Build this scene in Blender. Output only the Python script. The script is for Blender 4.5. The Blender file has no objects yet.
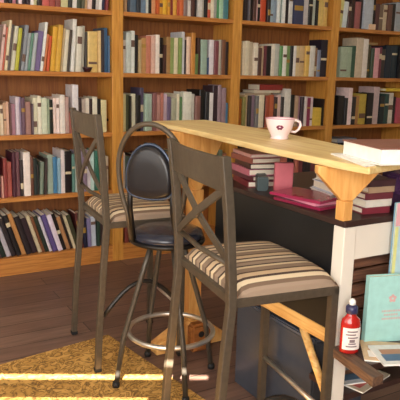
import bpy, bmesh, math, random
from mathutils import Vector, Matrix, Euler
PI = math.pi
scene = bpy.context.scene
COL = scene.collection

# ---------------------------------------------------------------- camera
cam_d = bpy.data.cameras.new('camera'); cam = bpy.data.objects.new('camera', cam_d); COL.objects.link(cam)
cam_d.sensor_fit = 'HORIZONTAL'; cam_d.sensor_width = 36.0
cam_d.lens = 36.0 * 620.25 / 400.0
cam_d.clip_start = 0.05
PITCH, YAW, ROLL = 0.2091, 0.5306, 0.0257
fw = Vector((math.sin(YAW)*math.cos(PITCH), math.cos(YAW)*math.cos(PITCH), -math.sin(PITCH)))
r0 = Vector((math.cos(YAW), -math.sin(YAW), 0)); u0 = r0.cross(fw)
rt = r0*math.cos(ROLL) + u0*math.sin(ROLL); up = -r0*math.sin(ROLL) + u0*math.cos(ROLL)
cam.matrix_world = Matrix(((rt.x, up.x, -fw.x, -1.5053), (rt.y, up.y, -fw.y, -3.5691), (rt.z, up.z, -fw.z, 1.2275), (0, 0, 0, 1)))
scene.camera = cam

# ---------------------------------------------------------------- light and exposure
scene.view_settings.view_transform = 'Standard'; scene.view_settings.look = 'None'
scene.view_settings.exposure = 0.46; scene.view_settings.gamma = 1.0
scene.view_settings.use_curve_mapping = False
world = bpy.data.worlds.new('world'); scene.world = world; world.use_nodes = True
bg = world.node_tree.nodes['Background']; bg.inputs[0].default_value = (0.75, 0.85, 1.0, 1); bg.inputs[1].default_value = 1.0

def area_light(name, loc, target, sx, sy, power, color):
    d = bpy.data.lights.new(name, 'AREA'); d.shape = 'RECTANGLE'; d.size = sx; d.size_y = sy
    d.energy = power; d.color = color
    o = bpy.data.objects.new(name, d); COL.objects.link(o); o.location = loc
    o.rotation_euler = (Vector(target) - Vector(loc)).to_track_quat('-Z', 'Y').to_euler()
    return o
SUN_DIR = Vector((0.45, 0.70, -0.55)).normalized()
sd = bpy.data.lights.new('sun', 'SUN'); sd.energy = 60.0; sd.angle = math.radians(0.2); sd.color = (1.0, 0.93, 0.82)
so = bpy.data.objects.new('sun', sd); COL.objects.link(so); so.location = (-6, -9, 8)
so.rotation_euler = SUN_DIR.to_track_quat('-Z', 'Y').to_euler()
area_light('window_daylight', (-2.25, -4.45, 1.55), (0.2, 0.0, 0.9), 2.2, 1.7, 84, (1.0, 0.97, 0.92))
area_light('side_fill_light', (-2.95, -2.2, 1.5), (0.2, -1.2, 0.8), 1.8, 1.5, 18, (1.0, 0.97, 0.93))  # added soft fill from the left; that wall has no window
area_light('ceiling_fill_light', (-0.3, -1.9, 2.7), (-0.3, -1.9, 0), 1.6, 1.6, 5, (1.0, 0.92, 0.8))  # added overhead fill, no lamp fixture behind it

# ---------------------------------------------------------------- helpers
def lin(h):
    v = [int(h[i:i+2], 16)/255 for i in (0, 2, 4)]
    return tuple((c/12.92 if c <= .04045 else ((c+.055)/1.055)**2.4) for c in v) + (1.0,)

class NT:
    def __init__(self, name):
        self.m = bpy.data.materials.new(name); self.m.use_nodes = True
        self.t = self.m.node_tree; self.b = self.t.nodes['Principled BSDF']
    def n(self, kind, **kw):
        x = self.t.nodes.new(kind)
        for k, v in kw.items():
            if k in x.inputs.keys() if isinstance(k, str) else False: x.inputs[k].default_value = v
            else: setattr(x, k, v)
        return x
    def l(self, a, b): self.t.links.new(a, b)
    def ramp(self, stops, interp='LINEAR'):
        r = self.t.nodes.new('ShaderNodeValToRGB'); e = r.color_ramp; e.interpolation = interp
        e.elements[0].position, e.elements[0].color = stops[0]
        e.elements[1].position, e.elements[1].color = stops[-1]
        for p, c in stops[1:-1]:
            q = e.elements.new(p); q.color = c
        return r
    def bump(self, h, s=0.2, d=0.01):
        b = self.t.nodes.new('ShaderNodeBump'); b.inputs['Strength'].default_value = s; b.inputs['Distance'].default_value = d
        self.l(h, b.inputs['Height']); self.l(b.outputs[0], self.b.inputs['Normal'])

def plain(name, hexc, rough=0.5, metal=0.0, noise=0.08, scale=30, coat=0.0):
    k = NT(name); c = lin(hexc)
    tc = k.n('ShaderNodeTexCoord'); no = k.n('ShaderNodeTexNoise'); no.inputs['Scale'].default_value = scale
    k.l(tc.outputs['Object'], no.inputs['Vector'])
    r = k.ramp([(0.3, tuple(x*(1-noise) for x in c[:3])+(1,)), (0.7, tuple(min(1, x*(1+noise)) for x in c[:3])+(1,))])
    k.l(no.outputs['Fac'], r.inputs[0]); k.l(r.outputs[0], k.b.inputs['Base Color'])
    k.b.inputs['Roughness'].default_value = rough; k.b.inputs['Metallic'].default_value = metal
    k.b.inputs['Coat Weight'].default_value = coat
    return k.m

def wood(name, light, dark, axis='X', scale=6.0, rough=0.45, knots=False, stretch=14.0):
    k = NT(name); tc = k.n('ShaderNodeTexCoord'); mp = k.n('ShaderNodeMapping')
    k.l(tc.outputs['Object'], mp.inputs['Vector'])
    sc = [stretch]*3; sc['XYZ'.index(axis)] = 1.0
    mp.inputs['Scale'].default_value = sc
    no = k.n('ShaderNodeTexNoise'); no.inputs['Scale'].default_value = scale; no.inputs['Detail'].default_value = 4; no.inputs['Distortion'].default_value = 0.6
    k.l(mp.outputs[0], no.inputs['Vector'])
    r = k.ramp([(0.3, lin(dark)), (0.62, lin(light))]); k.l(no.outputs['Fac'], r.inputs[0])
    out = r.outputs[0]
    if knots:
        vo = k.n('ShaderNodeTexVoronoi'); vo.inputs['Scale'].default_value = 7.0
        k.l(tc.outputs['Object'], vo.inputs['Vector'])
        r2 = k.ramp([(0.03, (0.25, 0.25, 0.25, 1)), (0.12, (1, 1, 1, 1))]); k.l(vo.outputs['Distance'], r2.inputs[0])
        mx = k.n('ShaderNodeMix', data_type='RGBA', blend_type='MULTIPLY'); mx.inputs[0].default_value = 0.7
        k.l(out, mx.inputs[6]); k.l(r2.outputs[0], mx.inputs[7]); out = mx.outputs[2]
    k.l(out, k.b.inputs['Base Color']); k.b.inputs['Roughness'].default_value = rough
    k.bump(no.outputs['Fac'], 0.08, 0.003)
    return k.m

class MB:
    """collects shapes into one mesh object"""
    def __init__(self): self.bm = bmesh.new()
    def box(self, x0, x1, y0, y1, z0, z1, mat=0, M=None, bev=0.0):
        vs = [self.bm.verts.new((x, y, z)) for z in (z0, z1) for y in (y0, y1) for x in (x0, x1)]
        fs = [self.bm.faces.new([vs[i] for i in f]) for f in ((0, 2, 3, 1), (4, 5, 7, 6), (0, 1, 5, 4), (2, 6, 7, 3), (0, 4, 6, 2), (1, 3, 7, 5))]
        for f in fs: f.material_index = mat
        if bev:
            es = list({e for f in fs for e in f.edges})
            r = bmesh.ops.bevel(self.bm, geom=es, offset=bev, segments=2, affect='EDGES')
            for f in r['faces']: f.material_index = mat
            vs = list({v for f in r['faces'] for v in f.verts} | {v for v in vs if v.is_valid})
        if M is not None:
            for v in vs: v.co = M @ v.co
        return self
    def tube(self, pts, rad, seg=10, mat=0, closed=False, sx=1.0):
        pts = [Vector(p) for p in pts]; n = len(pts); rings = []
        rads = rad if isinstance(rad, (list, tuple)) else [rad]*n
        nrm = None
        for i, p in enumerate(pts):
            if closed: t = (pts[(i+1) % n] - pts[i-1]).normalized()
            else: t = (pts[min(i+1, n-1)] - pts[max(i-1, 0)]).normalized()
            if nrm is None:
                nrm = t.orthogonal().normalized()
                if abs(t.z) < .9: nrm = Vector((0, 0, 1)); nrm = (nrm - t*nrm.dot(t)).normalized()
            else: nrm = (nrm - t*nrm.dot(t)).normalized()
            b = t.cross(nrm)
            rings.append([self.bm.verts.new(p + (nrm*math.cos(a)*sx + b*math.sin(a))*rads[i]) for a in [2*PI*k/seg for k in range(seg)]])
        m = n if closed else n-1
        for i in range(m):
            A, B = rings[i], rings[(i+1) % n]
            for k in range(seg):
                f = self.bm.faces.new((A[k], A[(k+1) % seg], B[(k+1) % seg], B[k])); f.material_index = mat; f.smooth = True
        if not closed:
            f = self.bm.faces.new(list(reversed(rings[0]))); f.material_index = mat
            f = self.bm.faces.new(rings[-1]); f.material_index = mat
        return self
    def lathe(self, prof, c=(0, 0, 0), seg=32, mat=0, sxy=(1, 1)):
        c = Vector(c); rings = []
        for r, z in prof:
            rings.append([self.bm.verts.new(c + Vector((r*math.cos(2*PI*k/seg)*sxy[0], r*math.sin(2*PI*k/seg)*sxy[1], z))) for k in range(seg)])
        for A, B in zip(rings, rings[1:]):
            for k in range(seg):
                f = self.bm.faces.new((A[k], A[(k+1) % seg], B[(k+1) % seg], B[k])); f.material_index = mat; f.smooth = True
        if prof[0][0] > 1e-4: self.bm.faces.new(list(reversed(rings[0]))).material_index = mat
        if prof[-1][0] > 1e-4: self.bm.faces.new(rings[-1]).material_index = mat
        return self
    def prism(self, poly, off, mat=0):
        """poly: list of 3D points in a plane, extruded by vector off"""
        off = Vector(off); A = [self.bm.verts.new(p) for p in poly]; B = [self.bm.verts.new(Vector(p)+off) for p in poly]
        n = len(A)
        self.bm.faces.new(list(reversed(A))).material_index = mat; self.bm.faces.new(B).material_index = mat
        for i in range(n): self.bm.faces.new((A[i], A[(i+1) % n], B[(i+1) % n], B[i])).material_index = mat
        return self
    def build(self, name, mats, parent=None, loc=None, bevel=0.0):
        bmesh.ops.recalc_face_normals(self.bm, faces=self.bm.faces[:])
        me = bpy.data.meshes.new(name); self.bm.to_mesh(me); self.bm.free()
        for m in (mats if isinstance(mats, (list, tuple)) else [mats]): me.materials.append(m)
        o = bpy.data.objects.new(name, me); COL.objects.link(o)
        if parent is not None: o.parent = parent
        if loc is not None: o.location = loc
        if bevel:
            b = o.modifiers.new('bevel', 'BEVEL'); b.width = bevel; b.segments = 2; b.limit_method = 'ANGLE'
        return o

def tag(o, label, cat, group=None, kind=None):
    o['label'] = label; o['category'] = cat
    if group: o['group'] = group
    if kind: o['kind'] = kind
    return o
def thing(name, label, cat, loc=(0, 0, 0), rz=0, group=None):
    o = bpy.data.objects.new(name, None); COL.objects.link(o); o.location = loc; o.rotation_euler = (0, 0, rz)
    o.empty_display_size = 0.1
    return tag(o, label, cat, group)
def struct(o): o['kind'] = 'structure'; return o
def copy_tree(o, parent=None):
    kids = [c for c in list(COL.objects) if c.parent == o]
    c = o.copy(); COL.objects.link(c); c.parent = parent
    for ch in kids: copy_tree(ch, c)
    return c
def arc(cx, cz, rx, rz_, a0, a1, n, y=0): 
    return [(cx + rx*math.cos(math.radians(a0+(a1-a0)*i/n)), y, cz + rz_*math.sin(math.radians(a0+(a1-a0)*i/n))) for i in range(n+1)]

# ---------------------------------------------------------------- materials
M = {}
M['pine'] = wood('pine_shelving', 'd49a48', 'ba7c32', 'Z', 5, 0.42)
M['pineX'] = wood('pine_shelf_board', 'ca8844', 'a4662e', 'X', 5, 0.42)
M['back'] = wood('pine_back_board', '9c6230', '7c4622', 'Z', 4, 0.6)
M['bar'] = wood('pale_bar_top', 'ecd498', 'd6b272', 'Y', 4, 0.42)
M['post'] = wood('knotty_bracket_pine', 'e6b068', 'cc8a42', 'Z', 6, 0.45, knots=True, stretch=8)
M['floor'] = None
M['metal'] = plain('taupe_metal', '544a3e', 0.42, 0.3, 0.12, 60)
M['black_metal'] = plain('black_metal', '23201f', 0.35, 0.5, 0.1)
M['vinyl'] = plain('black_vinyl', '1e1c20', 0.28, 0.0, 0.1, 40)
M['bluevinyl'] = plain('dark_blue_black_vinyl', '2a2c38', 0.22, 0.0, 0.1, 40)
M['chrome'] = plain('brushed_chrome', 'dcd8d2', 0.3, 0.9, 0.03)
M['rubber'] = plain('rubber', '171514', 0.7)
M['white_paint'] = plain('cream_paint', 'e6dccf', 0.5, 0, 0.03, 8)
M['board'] = plain('black_board', '17181a', 0.28, 0, 0.15, 5)
M['dark_top'] = plain('dark_brown_top', '3a2622', 0.4, 0, 0.12, 12)
M['page'] = plain('book_pages', 'e4dac6', 0.8, 0, 0.05, 80)
M['wall'] = plain('cream_wall', 'd8ccb4', 0.9, 0, 0.03, 4)
M['ceil'] = plain('white_ceiling', 'dcd6ca', 0.9, 0, 0.02, 4)
M['ceramic'] = plain('pink_ceramic', 'f3dadd', 0.15, 0, 0.02, 8, coat=0.5)
M['flower'] = plain('maroon_print', '7a2c48', 0.3)
M['trim_metal'] = plain('strip_pine', 'e0c48c', 0.5, 0, 0.1, 10)

def P(hexc, rough=0.5, metal=0.0, coat=0.0):
    k = hexc + str(rough)
    if k not in M: M[k] = plain('paint_' + hexc, hexc, rough, metal, 0.06, 40, coat)
    return M[k]

# book cover: colour belongs to the book itself (object colour)
k = NT('book_cover'); oi = k.n('ShaderNodeObjectInfo'); tc = k.n('ShaderNodeTexCoord')
no = k.n('ShaderNodeTexNoise'); no.inputs['Scale'].default_value = 45; k.l(tc.outputs['Object'], no.inputs['Vector'])
r = k.ramp([(0.35, (0.86, 0.86, 0.86, 1)), (0.65, (1, 1, 1, 1))]); k.l(no.outputs['Fac'], r.inputs[0])
mx = k.n('ShaderNodeMix', data_type='RGBA', blend_type='MULTIPLY'); mx.inputs[0].default_value = 1.0
k.l(oi.outputs['Color'], mx.inputs[6]); k.l(r.outputs[0], mx.inputs[7]); k.l(mx.outputs[2], k.b.inputs['Base Color'])
k.b.inputs['Roughness'].default_value = 0.42
M['cover'] = k.m

# striped cushion fabric, stripes run along the seat depth and fold over its edges
k = NT('striped_cushion'); tc = k.n('ShaderNodeTexCoord'); sp = k.n('ShaderNodeSeparateXYZ'); k.l(tc.outputs['Object'], sp.inputs[0])
ma = k.n('ShaderNodeMath', operation='MULTIPLY_ADD'); k.l(sp.outputs['Y'], ma.inputs[0]); ma.inputs[1].default_value = 7.4; ma.inputs[2].default_value = 5.1
fr = k.n('ShaderNodeMath', operation='FRACT'); k.l(ma.outputs[0], fr.inputs[0])
r = k.ramp([(0.0, lin('c9ae8c')), (0.16, lin('5a4436')), (0.22, lin('8c7662')), (0.40, lin('d4bf9c')), (0.50, lin('46342c')), (0.56, lin('9c8672')), (0.72, lin('77604e')), (0.80, lin('d8c4a4')), (0.92, lin('4c3a32'))], 'CONSTANT')
k.l(fr.outputs[0], r.inputs[0]); k.l(r.outputs[0], k.b.inputs['Base Color']); k.b.inputs['Roughness'].default_value = 0.9
wv = k.n('ShaderNodeTexNoise'); wv.inputs['Scale'].default_value = 220; k.l(tc.outputs['Object'], wv.inputs['Vector']); k.bump(wv.outputs['Fac'], 0.3, 0.002)
M['stripes'] = k.m

# dark laminate floor planks
k = NT('dark_floor_planks'); tc = k.n('ShaderNodeTexCoord'); br = k.n('ShaderNodeTexBrick')
br.inputs['Scale'].default_value = 1.0; br.inputs['Brick Width'].default_value = 1.1; br.inputs['Row Height'].default_value = 0.12
br.inputs['Mortar Size'].default_value = 0.0022; br.inputs['Color1'].default_value = lin('84685a'); br.inputs['Color2'].default_value = lin('6a5046'); br.inputs['Mortar'].default_value = lin('2a1c1a')
k.l(tc.outputs['Object'], br.inputs['Vector'])
mp = k.n('ShaderNodeMapping'); mp.inputs['Scale'].default_value = (1.2, 12, 1); k.l(tc.outputs['Object'], mp.inputs['Vector'])
no = k.n('ShaderNodeTexNoise'); no.inputs['Scale'].default_value = 4; no.inputs['Detail'].default_value = 5; k.l(mp.outputs[0], no.inputs['Vector'])
r = k.ramp([(0.3, (0.68, 0.66, 0.65, 1)), (0.7, (1.15, 1.12, 1.1, 1))]); k.l(no.outputs['Fac'], r.inputs[0])
mx = k.n('ShaderNodeMix', data_type='RGBA', blend_type='MULTIPLY'); mx.inputs[0].default_value = 1.0
k.l(br.outputs['Color'], mx.inputs[6]); k.l(r.outputs[0], mx.inputs[7]); k.l(mx.outputs[2], k.b.inputs['Base Color'])
k.b.inputs['Roughness'].default_value = 0.42
M['floor'] = k.m

# golden rug with a squiggly brown pattern
k = NT('golden_patterned_rug'); tc = k.n('ShaderNodeTexCoord')
n0 = k.n('ShaderNodeTexNoise'); n0.inputs['Scale'].default_value = 17; n0.inputs['Detail'].default_value = 2; n0.inputs['Distortion'].default_value = 2.5
mp = k.n('ShaderNodeMapping'); mp.inputs['Scale'].default_value = (1.0, 1.0, 1); k.l(tc.outputs['Object'], mp.inputs['Vector']); k.l(mp.outputs[0], n0.inputs['Vector'])
r = k.ramp([(0.36, lin('c4944a')), (0.44, lin('b0823c')), (0.49, lin('5e4222')), (0.54, lin('b88a42')), (0.62, lin('d2a258'))]); k.l(n0.outputs['Fac'], r.inputs[0])
k.l(r.outputs[0], k.b.inputs['Base Color']); k.b.inputs['Roughness'].default_value = 0.85
M['rug'] = k.m

# ---------------------------------------------------------------- the room
struct(MB().box(-3.3, 3.2, -7.8, 0.3, -0.08, 0).build('floor', M['floor']))
struct(MB().prism([(-3.28, -4.33, 2.8), (-3.28, .3, 2.8), (3.2, .3, 2.8), (3.2, -7.75, 2.8)], (0, 0, .08)).build('ceiling', M['ceil']))
struct(MB().box(-3.2, 3.2, 0.27, 0.35, 0, 2.8).build('wall_back', M['wall']))
struct(MB().box(3.12, 3.2, -7.6, 0.27, 0, 2.8).build('wall_right', M['wall']))
struct(MB().box(-3.28, -3.2, -4.27, 0.27, 0, 2.8).build('wall_left', M['wall']))
# unseen front wall, slanted and slotted to shape sun streaks and floor bounce
e = Vector((0.884, -0.467, 0)); ez = Vector((0, 0, 1)); en = Vector((0.467, 0.884, 0))
def slot_z(px, py):      # height at which the sun ray to floor point (px,py) crosses the wall line
    o = Vector((-2.77, -4.5, 0)); d = Vector((SUN_DIR.x, SUN_DIR.y, 0)); q = Vector((px, py, 0))
    t = (q - o).dot(en) / d.dot(en)
    return -SUN_DIR.z*t, (q - d*t - o).dot(e)
FW = MB(); F = Matrix(((e.x, en.x, 0, -2.77), (e.y, en.y, 0, -4.5), (0, 0, 1, 0), (0, 0, 0, 1)))
z1, s1 = slot_z(-0.75, -1.353); z2, s2 = slot_z(-0.75, -1.545)
z3, s3 = slot_z(-0.95, -2.35); z4, s4 = slot_z(-0.95, -1.95)
S0, S1 = -.52, 6.8
cuts = [(z3, z4, s3-0.55, s3+0.42), (z2-.003, z2+.003, s1-0.9, s1+0.3), (z1-.011, z1+.011, s1-1.0, s1+0.52)]
zz = 0.0
for a, b, sa, sb in cuts:
    FW.box(S0, S1, -0.003, 0.0, zz, a, M=F); FW.box(S0, sa, -0.003, 0, a, b, M=F); FW.box(sb, S1, -0.003, 0, a, b, M=F); zz = b
FW.box(S0, S1, -0.003, 0.0, zz, 2.8, M=F)
struct(FW.build('sun_slot_wall', M['wall']))

rug = MB().box(-2.2, 0, -1.75, 0, 0, 0.0035, bev=0.001).build('rug', M['rug'], loc=(-0.496, -1.033, 0)); rug.rotation_euler = (0, 0, math.radians(8.5))
tag(rug, 'golden tan rug with a squiggly brown pattern lying on the dark plank floor', 'rug')

# ---------------------------------------------------------------- bookcases
W, S, Z0 = 0.8565, 0.36, 0.095
BC = ['left', 'second', 'third', 'right']
SH = {4: 'topmost shelf in view', 3: 'second shelf down', 2: 'third shelf down', 1: 'fourth shelf down', 0: 'bottom shelf'}
BLAB = ['orange pine bookcase at the left, behind the striped stool',
        'orange pine bookcase behind the round-backed black stool, second from left',
        'orange pine bookcase behind the pink cup, third from left',
        'orange pine bookcase at the far right above the white book on the bar']
for b in range(4):
    x0, x1 = (b-1)*W, b*W
    t = thing('bookcase', BLAB[b], 'bookcase', ((x0+x1)/2, 0, 0), 0, 'pine bookcases along the wall')
    cx = (x0+x1)/2; a = x0-cx; c = x1-cx
    MB().box(a+.0005, a+.0245, 0, .26, 0, 2.1).build('side_panel', M['pine'], t, bevel=.002)
    MB().box(c-.0475, c-.0005, 0, .26, 0, 2.1).build('side_panel', M['pine'], t, bevel=.002)
    MB().box(a+.025, c-.048, .25, .258, .02, 2.1).build('back_panel', M['back'], t)
    for l in range(6):
        z = Z0 + l*S
        MB().box(a+.025, c-.048, 0, .25, z-.013, z+.013).build('shelf', M['pineX'], t, bevel=.002)
    MB().box(a+.025, c-.048, 0.004, .03, 0, Z0-.013).build('kick_board', M['pineX'], t)
    MB().box(a+.025, c-.048, 0, .25, 2.075, 2.1).build('top_board', M['pineX'], t)
    if b == 0:
        MB().tube([(c-.0485, .07, Z0+2*S+.085), (c-.053, .07, Z0+2*S+.085)], .009).build('peg_hole_plug', M['rubber'], t)

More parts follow.
